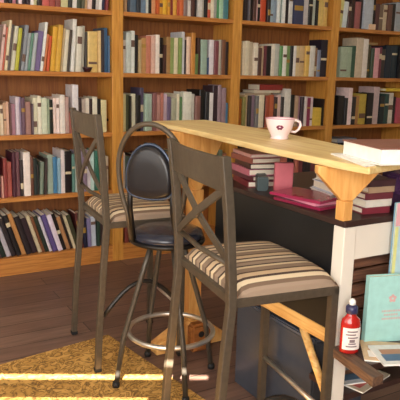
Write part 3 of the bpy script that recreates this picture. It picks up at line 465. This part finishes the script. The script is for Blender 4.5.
MB().box(-.29, -.262, -2.257+1.85, -1.60+1.85, .415, .46).build('stretcher', wood('stretcher_pine', 'dcb878', 'bc8a48', 'Y', 6, .5), tb, bevel=.003)
b_ = MB(); p0 = Vector(T(-.276, -2.13, .414)); p1 = Vector(T(-.276, -2.257, .24)); b_.tube([p0, p1], .016, 4)
b_.build('diagonal_brace', M['stretcher_pine'] if 'stretcher_pine' in M else bpy.data.materials['stretcher_pine'], tb)
MB().box(-.247, .265, -2.30+1.85, -1.65+1.85, .385, .405).build('lower_shelf', M['dark_top'], tb, bevel=.002)
MB().prism([T(x, y, .402) for x, y in ((-.315, -2.306), (-.275, -2.306), (-.305, -2.502), (-.345, -2.502))], (0, 0, .027)).build('ledge_rail', wood('worn_ledge_wood', '6e5240', '4a3428', 'Y', 7, .55), tb, bevel=.002)
MB().box(-.247, .265, -2.304+1.85, -2.14+1.85, .236, .256).build('lower_shelf', M['dark_top'], tb, bevel=.002)
MB().prism([T(x, y, .408) for x, y in ((-.274, -2.306), (.30, -2.306), (.30, -2.44), (-.296, -2.445))], (0, 0, .021)).build('display_ledge', M['dark_top'], tb, bevel=.002)
# slatted crate on the lower shelf, behind the apron
cr = thing('slatted_crate', 'dark brown slatted wooden crate behind the teal book, under the table apron', 'crate', (.025, -2.06, .4118))
wm = wood('crate_wood', '8a5c44', '4e3228', 'X', 6, .6)
for i in range(6): MB().box(-.235, .235, -.19, -.178, .005+i*.045, .042+i*.045).build('slat', wm, cr, bevel=.002)
MB().box(-.235, -.215, -.176, .15, 0, .27).build('end_panel', wm, cr); MB().box(.215, .235, -.176, .15, 0, .27).build('end_panel', wm, cr)
MB().box(-.213, .213, -.17, .15, .002, .012).build('crate_floor', wm, cr); MB().box(-.235, .235, .152, .162, 0, .27).build('slat', wm, cr)
# storage bin below
bn = thing('storage_bin', 'dark blue grey plastic bin on the floor under the black side board', 'bin', (-.11, -1.85, 0))
bm_ = P('3c424e', .3)
MB().prism([(-.09, -.26, .001), (.12, -.26, .001), (.12, .155, .001), (-.09, .155, .001)], (0, 0, .002)).build('bin_base', bm_, bn)
w_ = MB()
for a in ((-.105, -.095, -.28, .17), (.125, .135, -.28, .17), (-.095, .125, -.28, -.27), (-.095, .125, .16, .17)): w_.box(*a, .004, .352, bev=.002)
w_.build('bin_wall', bm_, bn)
MB().box(-.11, .14, -.285, .175, .353, .37, bev=.005).build('lid', P('4a5160', .25), bn)

# ---------------------------------------------------------------- striped counter stools
M['dark_taupe'] = plain('dark_taupe_metal', '2c2825', 0.4, 0.3, 0.1, 60)
def make_stool(label, loc, rz, H, arch0, arch1):
    t = thing('counter_stool', label, 'stool', loc, rz, 'striped counter stools at the bar')
    m = M['metal']; hw = .192; bx = -.165; fx = .165
    def flatbar(pts, a, b, name, parent=t, bevel=.002):
        q = MB(); q.tube(pts, a, 4, sx=b/a); return q.build(name, m, parent)
    for s in (-1, 1):
        # rear leg that runs on up as the back post
        q = MB(); y = s*hw
        pts = [(bx-.040, y*1.03, 0), (bx-.030, y*1.02, .2), (bx-.010, y, .45), (bx+.003, y, .6), (bx, y, .68), (bx-.012, y, .85), (bx-.03, y, H)]
        sec = .0125
        rings = []
        for p in pts: rings.append([q.bm.verts.new((p[0]+dx*sec, p[1]+dy*sec, p[2])) for dx, dy in ((-1, -1), (1, -1), (1, 1), (-1, 1))])
        for A, B_ in zip(rings, rings[1:]):
            for k_ in range(4): q.bm.faces.new((A[k_], A[(k_+1) % 4], B_[(k_+1) % 4], B_[k_]))
        q.bm.faces.new(rings[0][::-1]); q.bm.faces.new(rings[-1])
        leg = q.build('leg', m, t, bevel=.003)
        MB().box(bx-.054, bx-.026, y*1.03-.014, y*1.03+.014, -.0005, .016, bev=.002).build('foot_cap', M['rubber'], leg)
        q = MB(); y2 = s*(hw-.004)
        q.box(fx-.012, fx+.012, y2-.012, y2+.012, 0, .619, bev=.002)
        leg = q.build('leg', m, t)
        MB().box(fx-.014, fx+.014, y2-.014, y2+.014, -.0005, .016, bev=.002).build('foot_cap', M['rubber'], leg)
        # arched brace between front and rear leg
        if s < 0:
            pts = [(bx-.012+(fx-bx+.01)*i/12, s*(hw-.004), arch0+arch1*math.sin(PI*i/12)) for i in range(13)]
            MB().tube(pts, .0095, 8).build('arched_brace', M['dark_taupe'], t)
    f = MB()
    f.box(bx+.004, fx+.012, hw-.012, hw+.008, .597, .622); f.box(bx+.004, fx+.012, -hw-.008, -hw+.012, .597, .622)
    f.box(fx-.008, fx+.012, -hw+.012, hw-.012, .597, .622); f.box(bx+.004, bx+.022, -hw+.012, hw-.012, .597, .622)
    f.build('seat_frame', m, t, bevel=.002)
    MB().tube([(fx, -hw+.01, .22), (fx, hw-.01, .22)], .009, 8).build('footrest', M['chrome'], t)
    # cushion: domed, rounded edges
    c = MB(); n = 16; zb = .6225
    x0, x1 = bx+.018, fx+.014; Y = hw+.004
    def topz(u, v): return zb+.046 - .024*(abs(u)**10 + abs(v)**10) - .004*(u*u+v*v)
    grid = [[None]*(n+1) for _ in range(n+1)]
    for i in range(n+1):
        for j in range(n+1):
            u = -1+2*i/n; v = -1+2*j/n; k1 = 1-.012*v**8; k2 = 1-.012*u**8
            grid[i][j] = c.bm.verts.new(((x0+x1)/2+(x1-x0)/2*u*k1, Y*v*k2, topz(u, v)))
    for i in range(n):
        for j in range(n): c.bm.faces.new((grid[i][j], grid[i+1][j], grid[i+1][j+1], grid[i][j+1])).smooth = True
    edge = [grid[i][0] for i in range(n)] + [grid[n][j] for j in range(n)] + [grid[i][n] for i in range(n, 0, -1)] + [grid[0][j] for j in range(n, 0, -1)]
    low = [c.bm.verts.new((v.co.x, v.co.y, zb)) for v in edge]
    for i in range(len(edge)): c.bm.faces.new((edge[i], edge[(i+1) % len(edge)], low[(i+1) % len(edge)], low[i]))
    c.bm.faces.new(low)
    c.build('seat_cushion', M['stripes'], t)
    # wide bowed top rail
    def xb(z): return bx - .012 - .018*(z-.85)/(H-.85) if z > .85 else bx - .012*(z-.68)/.17
    q = MB(); n = 10; zl, zh = H-.098, H-.004
    rows_ = []
    for i in range(n+1):
        v = -1+2*i/n; y = v*(hw-.012); bow = -.018*(1-v*v)
        dip = .006*(1-v*v)
        rows_.append([q.bm.verts.new((xb(z)+bow+dx, y, z + (dip if z == zl else 0))) for z, dx in ((zl, -.006), (zh, -.006), (zh, .006), (zl, .006))])
    for A, B_ in zip(rows_, rows_[1:]):
        for k_ in range(4): q.bm.faces.new((A[k_], A[(k_+1) % 4], B_[(k_+1) % 4], B_[k_]))
    q.bm.faces.new(rows_[0][::-1]); q.bm.faces.new(rows_[-1]); q.build('top_rail', m, t, bevel=.002)
    zr = .715
    MB().tube([(xb(zr), -hw+.012, zr), (xb(zr)-.008, 0, zr-.004), (xb(zr), hw-.012, zr)], .008, 8).build('lower_rail', m, t)
    for s in (-1, 1):
        q = MB(); pts = []
        for i in range(11):
            f_ = i/10; z = zr+.004 + (zl-zr)*f_; y = s*(hw-.02)*(2*f_-1)
            pts.append(Vector((xb(z) - .012*math.sin(PI*f_) + s*.0045, y, z)))
        rr = []
        for i, p in enumerate(pts):
            d = (pts[min(i+1, 10)] - pts[max(i-1, 0)]).normalized(); nn = d.cross(Vector((1, 0, 0))).normalized()
            rr.append([q.bm.verts.new(p + nn*a + Vector((b2, 0, 0))) for a, b2 in ((-.011, -.004), (.011, -.004), (.011, .004), (-.011, .004))])
        for A, B_ in zip(rr, rr[1:]):
            for k_ in range(4): q.bm.faces.new((A[k_], A[(k_+1) % 4], B_[(k_+1) % 4], B_[k_]))
        q.bm.faces.new(rr[0][::-1]); q.bm.faces.new(rr[-1]); q.build('cross_brace', m, t)
    MB().tube([(xb(.81)-.021, 0, (zr+zl)/2+.003), (xb(.81)-.006, 0, (zr+zl)/2+.003)], .016, 14).build('cross_hub', m, t)
    return t
s1_ = make_stool('taupe X-backed stool with striped cushion in front, nearest the camera', (-.445, -2.085, .004), math.radians(-8), 1.008, .17, .13)
s1_.scale = (1, 1.05, 1)
s2 = make_stool('taupe X-backed stool with striped cushion at the left by the bookcase', (-.446, -1.170, .004), math.radians(-5), 1.044, .23, .13)
s2.scale = (1, 1.0, 1)

# ---------------------------------------------------------------- round-backed black bar stool
bs = thing('bar_stool', 'black round-backed metal bar stool with a ring footrest, between the two striped stools', 'stool', (-.445, -1.52, .004), math.atan2(.64, .77))
bk = M['black_metal']
MB().lathe([(0, .578), (.115, .578), (.134, .584), (.141, .598), (.134, .614), (.10, .624), (0, .628)], seg=40).build('seat', M['bluevinyl'], bs)
MB().tube([(.138*math.cos(2*PI*i/40), .138*math.sin(2*PI*i/40), .580) for i in range(40)], .009, 8, closed=True).build('seat_rim', bk, bs)
MB().tube([(.015+.168*math.cos(2*PI*i/40), -.015+.168*math.sin(2*PI*i/40), .2) for i in range(40)], .010, 10, closed=True).build('foot_ring', M['chrome'], bs)
for ang in (45, 135, 225, 315):
    a = math.radians(ang); ca, sa = math.cos(a), math.sin(a)
    lg = MB().tube([(.06*ca, .06*sa, .577), (.10*ca, .10*sa, .45), (.175*ca, .175*sa, .2), (.205*ca, .205*sa, .012)], .0105, 10).build('leg', P('4a443c', .4, .3), bs)
    MB().lathe([(.014, -.0005), (.015, .012), (.0115, .022)], c=(.206*ca, .206*sa, 0), seg=16).build('foot_cap', M['rubber'], lg)
# outer hoop of the back
hp = []
for a_ in range(0, 41):
    f_ = a_/40; th_ = PI*(1.22 - 1.44*f_)
    hp.append((-.15 - .02*math.sin(th_), -0.0 + .130*math.cos(th_), .86 + (.172 if math.sin(th_) > 0 else .25)*math.sin(th_)))
hp = [(-.118, -.095, .598)] + hp + [(-.118, .095, .598)]
MB().tube(hp, .0095, 10).build('back_hoop', M['metal'], bs)
# inner pad on two posts
for s in (-1, 1):
    MB().tube([(-.112, s*.088, .59), (-.15, s*.084, .72), (-.16, s*.080, .83)], .0105, 8).build('back_post', bk, bs)
pad = MB(); n = 32
def padpt(k, r): 
    a = 2*PI*k/n; y = .086*math.cos(a)*r; z = math.sin(a)
    z = .835 + (.12*z*r if z > 0 else .066*(abs(z)**.4)*-1*r)
    return y, z
for side, off in ((1, .018), (-1, -.018)):
    rings = []
    for r, o in ((1.0, .35), (.97, .8), (.85, 1.0), (.5, 1.06), (.01, 1.08)):
        rings.append([pad.bm.verts.new((-.165 + off*o, *padpt(k_, r))) for k_ in range(n)])
    for A, B_ in zip(rings, rings[1:]):
        for k_ in range(n): pad.bm.faces.new((A[k_], A[(k_+1) % n], B_[(k_+1) % n], B_[k_])).smooth = True
    if side == 1: first = rings[0]
    else:
        for k_ in range(n): pad.bm.faces.new((first[k_], first[(k_+1) % n], rings[0][(k_+1) % n], rings[0][k_]))
pad.build('back_pad', M['vinyl'], bs)
MB().tube([(-.165, *padpt(k_, 1.05)) for k_ in range(n)], .006, 8, closed=True).build('pad_rim', P('4a5468', .25, .6), bs)

# ---------------------------------------------------------------- on the bar
cup = thing('teacup', 'pale pink footed teacup with a maroon flower, on the bar', 'cup', (-.165, -1.825, .9925), math.radians(-27)); cup.scale = (1.08, 1.08, 1)
MB().lathe([(0, .003), (.029, 0), (.030, .004), (.0275, .008), (.032, .018), (.0395, .034), (.0445, .052), (.047, .068), (.0478, .072), (.0455, .071), (.042, .052), (.036, .03), (.02, .016), (0, .014)], seg=40).build('cup_body', M['ceramic'], cup)
MB().tube([(.040, 0, .062), (.052, 0, .066), (.064, 0, .060), (.068, 0, .048), (.062, 0, .034), (.050, 0, .024), (.036, 0, .026)], [.0042, .0045, .0048, .005, .0048, .0045, .004], 10).build('handle', P('f2dcdc', .15, 0, .5), cup)
MB().tube([(.0468*math.cos(2*PI*i/40), .0468*math.sin(2*PI*i/40), .0715) for i in range(40)], .0013, 6, closed=True).build('rim_band', P('c07088', .3), cup)
fl = MB()
for k_ in range(6):
    a = 2*PI*k_/6; u, v = .0075*math.cos(a), .006*math.sin(a)
    th = -1.75 + u/.043
    fl.lathe([(.0045, -.0006), (.004, .0008), (0, .001)], seg=10)
    vs = list(fl.bm.verts)[-30:]
    Rm = Matrix.Translation((.0432*math.cos(th), .0432*math.sin(th), .044+v)) @ Matrix.Rotation(th, 4, 'Z') @ Matrix.Rotation(PI/2-.16, 4, 'Y')
    for vv in vs: vv.co = Rm @ vv.co
fl.build('flower_print', M['flower'], cup)

pp = tag(MB().prism([(-.355, -2.435, .9925), (-.275, -2.215, .9925), (-.235, -2.22, .9925), (-.21, -2.40, .9925)], (0, 0, .004)).build('paper_sheets', P('f0ece2', .7)), 'thin white paper sheets lying under the white book on the bar edge', 'papers')
wb = thing('book', 'thick white book with a dark red cover lying flat at the bar end', 'book', (-.215, -2.375, .997), math.radians(-14))
MB().box(-.085, .115, -.10, .10, .0, .003).build('cover_board', P('e8e6e0', .5), wb)
MB().box(-.081, .111, -.096, .098, .0035, .040).build('pages', P('f2efe8', .75), wb)
MB().box(-.085, .115, -.10, .10, .0405, .044).build('cover_board', P('8a5a4c', .45), wb)
MB().box(-.0, .115, .0985, .101, .0035, .040).build('spine', P('d8ceb8', .5), wb)

# ---------------------------------------------------------------- on the table top
zt = .8125
st_cols = ['7a2c34', '5a2830', 'b8687c', '3c2426', '8a4a40', 'c89a94']
z = zt
for i, (c, nm) in enumerate(zip(st_cols, ['dark red book, lowest', 'maroon book, second from the bottom', 'rose book, third from the bottom', 'dark brown book, fourth from the bottom', 'reddish brown book, second from the top', 'pale rose book, topmost'])):
    th = [.022, .018, .024, .02, .02, .012][i]
    flat_book('book', f'{nm} of the red pile under the bar', 'pile of red books under the bar', (-.17+.006*(i % 2), -1.70+.005*((i*7) % 3), z), math.radians(75+4*((i*5) % 3)), .17, .12, th, c)
    z += th+.0005
pk = MB().box(-.032, .032, -.012, .012, 0, .105, bev=.002).build('book', P('c4606c', .45), loc=(-.185, -1.885, zt)); pk.rotation_euler = (0, 0, math.radians(-28))
tag(pk, 'upright rose pink book under the bar, right of the red pile', 'book')
dk = MB().box(-.05, .05, -.02, .02, 0, .05, bev=.004).build('book', P('26383a', .4), loc=(-.215, -1.80, zt)); dk.rotation_euler = (0, 0, math.radians(60))
tag(dk, 'small dark teal book in front of the red pile under the bar', 'book')
z = zt
for i, (c, nm, dx, dy, rr) in enumerate((('8c2444', 'magenta', 0, 0, 8), ('d88aa0', 'pink', .01, .015, 2), ('a02c50', 'crimson', -.008, .01, 14))):
    o = MB().box(-.07, .07, -.10, .10, 0, .009, bev=.001).build('magazine', P(c, .2), loc=(-.205+dx, -2.06+dy, z)); o.rotation_euler = (0, 0, math.radians(rr))
    tag(o, f'glossy {nm} magazine, {["lowest", "middle one", "topmost"][i]} of the pile on the table corner under the bar', 'magazine', 'glossy magazines under the bar'); z += .0095
z = zt
for i, (c, nm, th) in enumerate((('e8e4e4', 'white', .03), ('c8ccdc', 'bluish white', .028), ('ece8e0', 'ivory white', .022))):
    flat_book('book', f'{nm} book, {["lowest", "middle one", "topmost"][i]} of the white pile behind the near bracket', 'white books behind the bracket', (-.055+.01*i, -2.055, z), math.radians(168+3*i), .19, .14, th, c); z += th+.0005
z = zt
for i, (c, nm, th) in enumerate((('7c2c38', 'dark red', .02), ('dcd4c8', 'cream', .022), ('6a3038', 'maroon', .02), ('b09478', 'tan', .018), ('4a3034', 'dark brown', .02))):
    flat_book('book', f'{nm} book, {["lowest", "second from the bottom", "middle one", "second from the top", "topmost"][i]} of the pile right of the near bracket', 'books right of the bracket', (-.115+.004*i, -2.205, z), math.radians(172+4*(i % 2)), .10, .12, th, c); z += th+.0005
pb = thing('handbag', 'dark plum bag on the table under the right end of the bar', 'bag', (.02, -2.225, zt))
q = MB(); q.box(-.075, .085, -.055, .055, 0, .115, bev=.022); q.build('bag_body', P('38203a', .45), pb)
q = MB(); q.box(-.078, .088, -.06, -.0, .055, .118, bev=.01); q.build('flap', P('42264a', .4), pb)
MB().tube([(-.05, 0, .112)] + [(-.05+.11*i/8, 0, .115+.028*math.sin(PI*i/8)) for i in range(1, 8)] + [(.06, 0, .112)], .005, 8).build('handle', P('2a1830', .4), pb)

# ---------------------------------------------------------------- on the display ledge
zl = .4295*1.015+.0002
bt = thing('sauce_bottle', 'red squeeze bottle with a white label and white cap beside the cream table leg', 'bottle', (-.279, -2.352, zl), math.radians(-25)); bt.scale = (1.12, 1.1, 1.02)
MB().lathe([(0, 0), (.022, 0), (.0255, .004), (.0255, .085), (.0235, .098), (.014, .108), (.012, .112), (.012, .116), (0, .116)], seg=32, sxy=(1, .75)).build('bottle_body', P('b0201c', .2, 0, .4), bt)
MB().lathe([(.013, .1165), (.0155, .118), (.0155, .134), (.012, .139), (.009, .140), (0, .140)], seg=24).build('cap', P('2c2c50', .35), bt)
MB().lathe([(.006, .1405), (.0085, .142), (.0085, .152), (.005, .158), (0, .159)], seg=20).build('nozzle', P('f0ece8', .35), bt)
lb = MB(); n = 14; A = []
for i in range(n+1):
    a = -PI/2 + math.radians(-58+116*i/n)
    A.append([lb.bm.verts.new((.0262*math.cos(a), .0262*.765*math.sin(a), z_)) for z_ in (.014, .078)])
for p_, q_ in zip(A, A[1:]): lb.bm.faces.new((p_[0], q_[0], q_[1], p_[1]))
o = lb.build('label', P('e6dcd6', .5), bt); sm = o.modifiers.new('thick', 'SOLIDIFY'); sm.thickness = .0006; sm.offset = 1
lb = MB()
for j, (z_, a0, a1) in enumerate(((.066, -30, 30), (.057, -38, 20), (.048, -25, 34), (.036, -15, 15), (.030, -20, 22), (.022, -34, 30))):
    A = []
    for i in range(7):
        a = -PI/2 + math.radians(a0+(a1-a0)*i/6)
        A.append([lb.bm.verts.new((.0272*math.cos(a), .0272*.77*math.sin(a), z_+dz)) for dz in (0, .004 if j != 3 else .009)])
    for p_, q_ in zip(A, A[1:]): lb.bm.faces.new((p_[0], q_[0], q_[1], p_[1]))
lb.build('label_print', P('7c6a70', .5), bt)

tp = thing('book', 'pale teal book standing upright with a small pink emblem, right of the red bottle', 'book', (-.20, -2.335, zl), math.radians(-17))
q = MB(); q.box(0, .155, 0, .003, 0, .208); q.box(0, .155, .019, .022, 0, .208); q.box(0, .003, .003, .019, 0, .208)
q.build('cover', P('a4d2cc', .45), tp); MB().box(.0035, .151, .0035, .0185, .003, .204).build('pages', M['page'], tp)
q = MB(); 
for k_ in range(5):
    a_ = PI/2+2*PI*k_/5; cx_, cz_ = .080+.008*math.cos(a_), .138+.008*math.sin(a_)
    q.prism([(cx_+.0052*math.cos(t_*PI/4), -.0008, cz_+.0052*math.sin(t_*PI/4)) for t_ in range(8)], (0, .001, 0))
q.build('emblem', P('d4a8a4', .5), tp)
q = MB()
for z_, hwid in ((.096, .032), (.084, .024), (.072, .030)):
    x = .080-hwid
    while x < .080+hwid-.004:
        ln = .004 + .004*((int(x*5000)*7) % 3)/2; q.box(x, x+ln, -.0007, .0002, z_, z_+.006); x += ln+.0018
q.build('title_lettering', P('c8b4ae', .5), tp)
tl = thing('picture_book', 'tall slim pale blue picture book with a pink top standing at the right edge', 'book', (-.108, -2.33, zl), math.radians(-8))
MB().box(0, .17, 0, .003, 0, .42).build('front_cover', P('b4d2d8', .45), tl)
MB().box(.003, .167, .0035, .009, .002, .418).build('pages', M['page'], tl)
MB().box(0, .17, .0095, .0125, 0, .42).build('back_cover', P('7aa0b4', .45), tl)
MB().box(0, .17, -.0008, -.0002, .35, .42).build('pink_strip', P('e0a8b0', .45), tl)
MB().box(.0, .012, -.0008, -.0002, .0, .348).build('yellow_strip', P('d8d890', .45), tl)

def magazine(label, loc, rz, sx, sy, hexc, strip, tilt=0):
    root = thing('magazine', label, 'magazine', loc, rz, 'magazines on the ledges')
    root.rotation_euler = (tilt, 0, rz)
    MB().box(-sx/2, sx/2, -sy/2, sy/2, .0045, .006).build('cover', P(hexc, .25), root)
    MB().box(-sx/2+.001, sx/2-.001, -sy/2+.001, sy/2-.001, 0, .0044).build('pages', P('ece8e0', .5), root)
    MB().box(-sx/2+.015, sx/2-.02, -sy/2+.02, -sy/2+.06, .0061, .0067).build('cover_panel', P(strip, .3), root)
    MB().box(-sx/2+.02, sx/2-.05, .0, sy/2-.03, .0061, .0067).build('cover_picture', P('b07c5c', .3), root)
    return root
magazine('tan and white magazine lying on the ledge beneath the others, below the teal book', (-.165, -2.43, zl), math.radians(-38), .20, .13, 'd8b48c', 'e8e0d8')
magazine('white magazine with a blue panel lying topmost on the ledge below the teal book', (-.168, -2.458, zl+.0072), math.radians(-24), .17, .12, 'e0dcd8', '4a6488')
magazine('tan magazine with a red panel, lower of two under the ledge by the cream leg', (-.11, -2.245, .2602), math.radians(15), .17, .12, 'c8b8a0', 'a83c30')
magazine('pale magazine with a blue panel, upper of two under the ledge by the cream leg', (-.135, -2.23, .2675), math.radians(-12), .15, .11, 'c8ccd0', '587088')
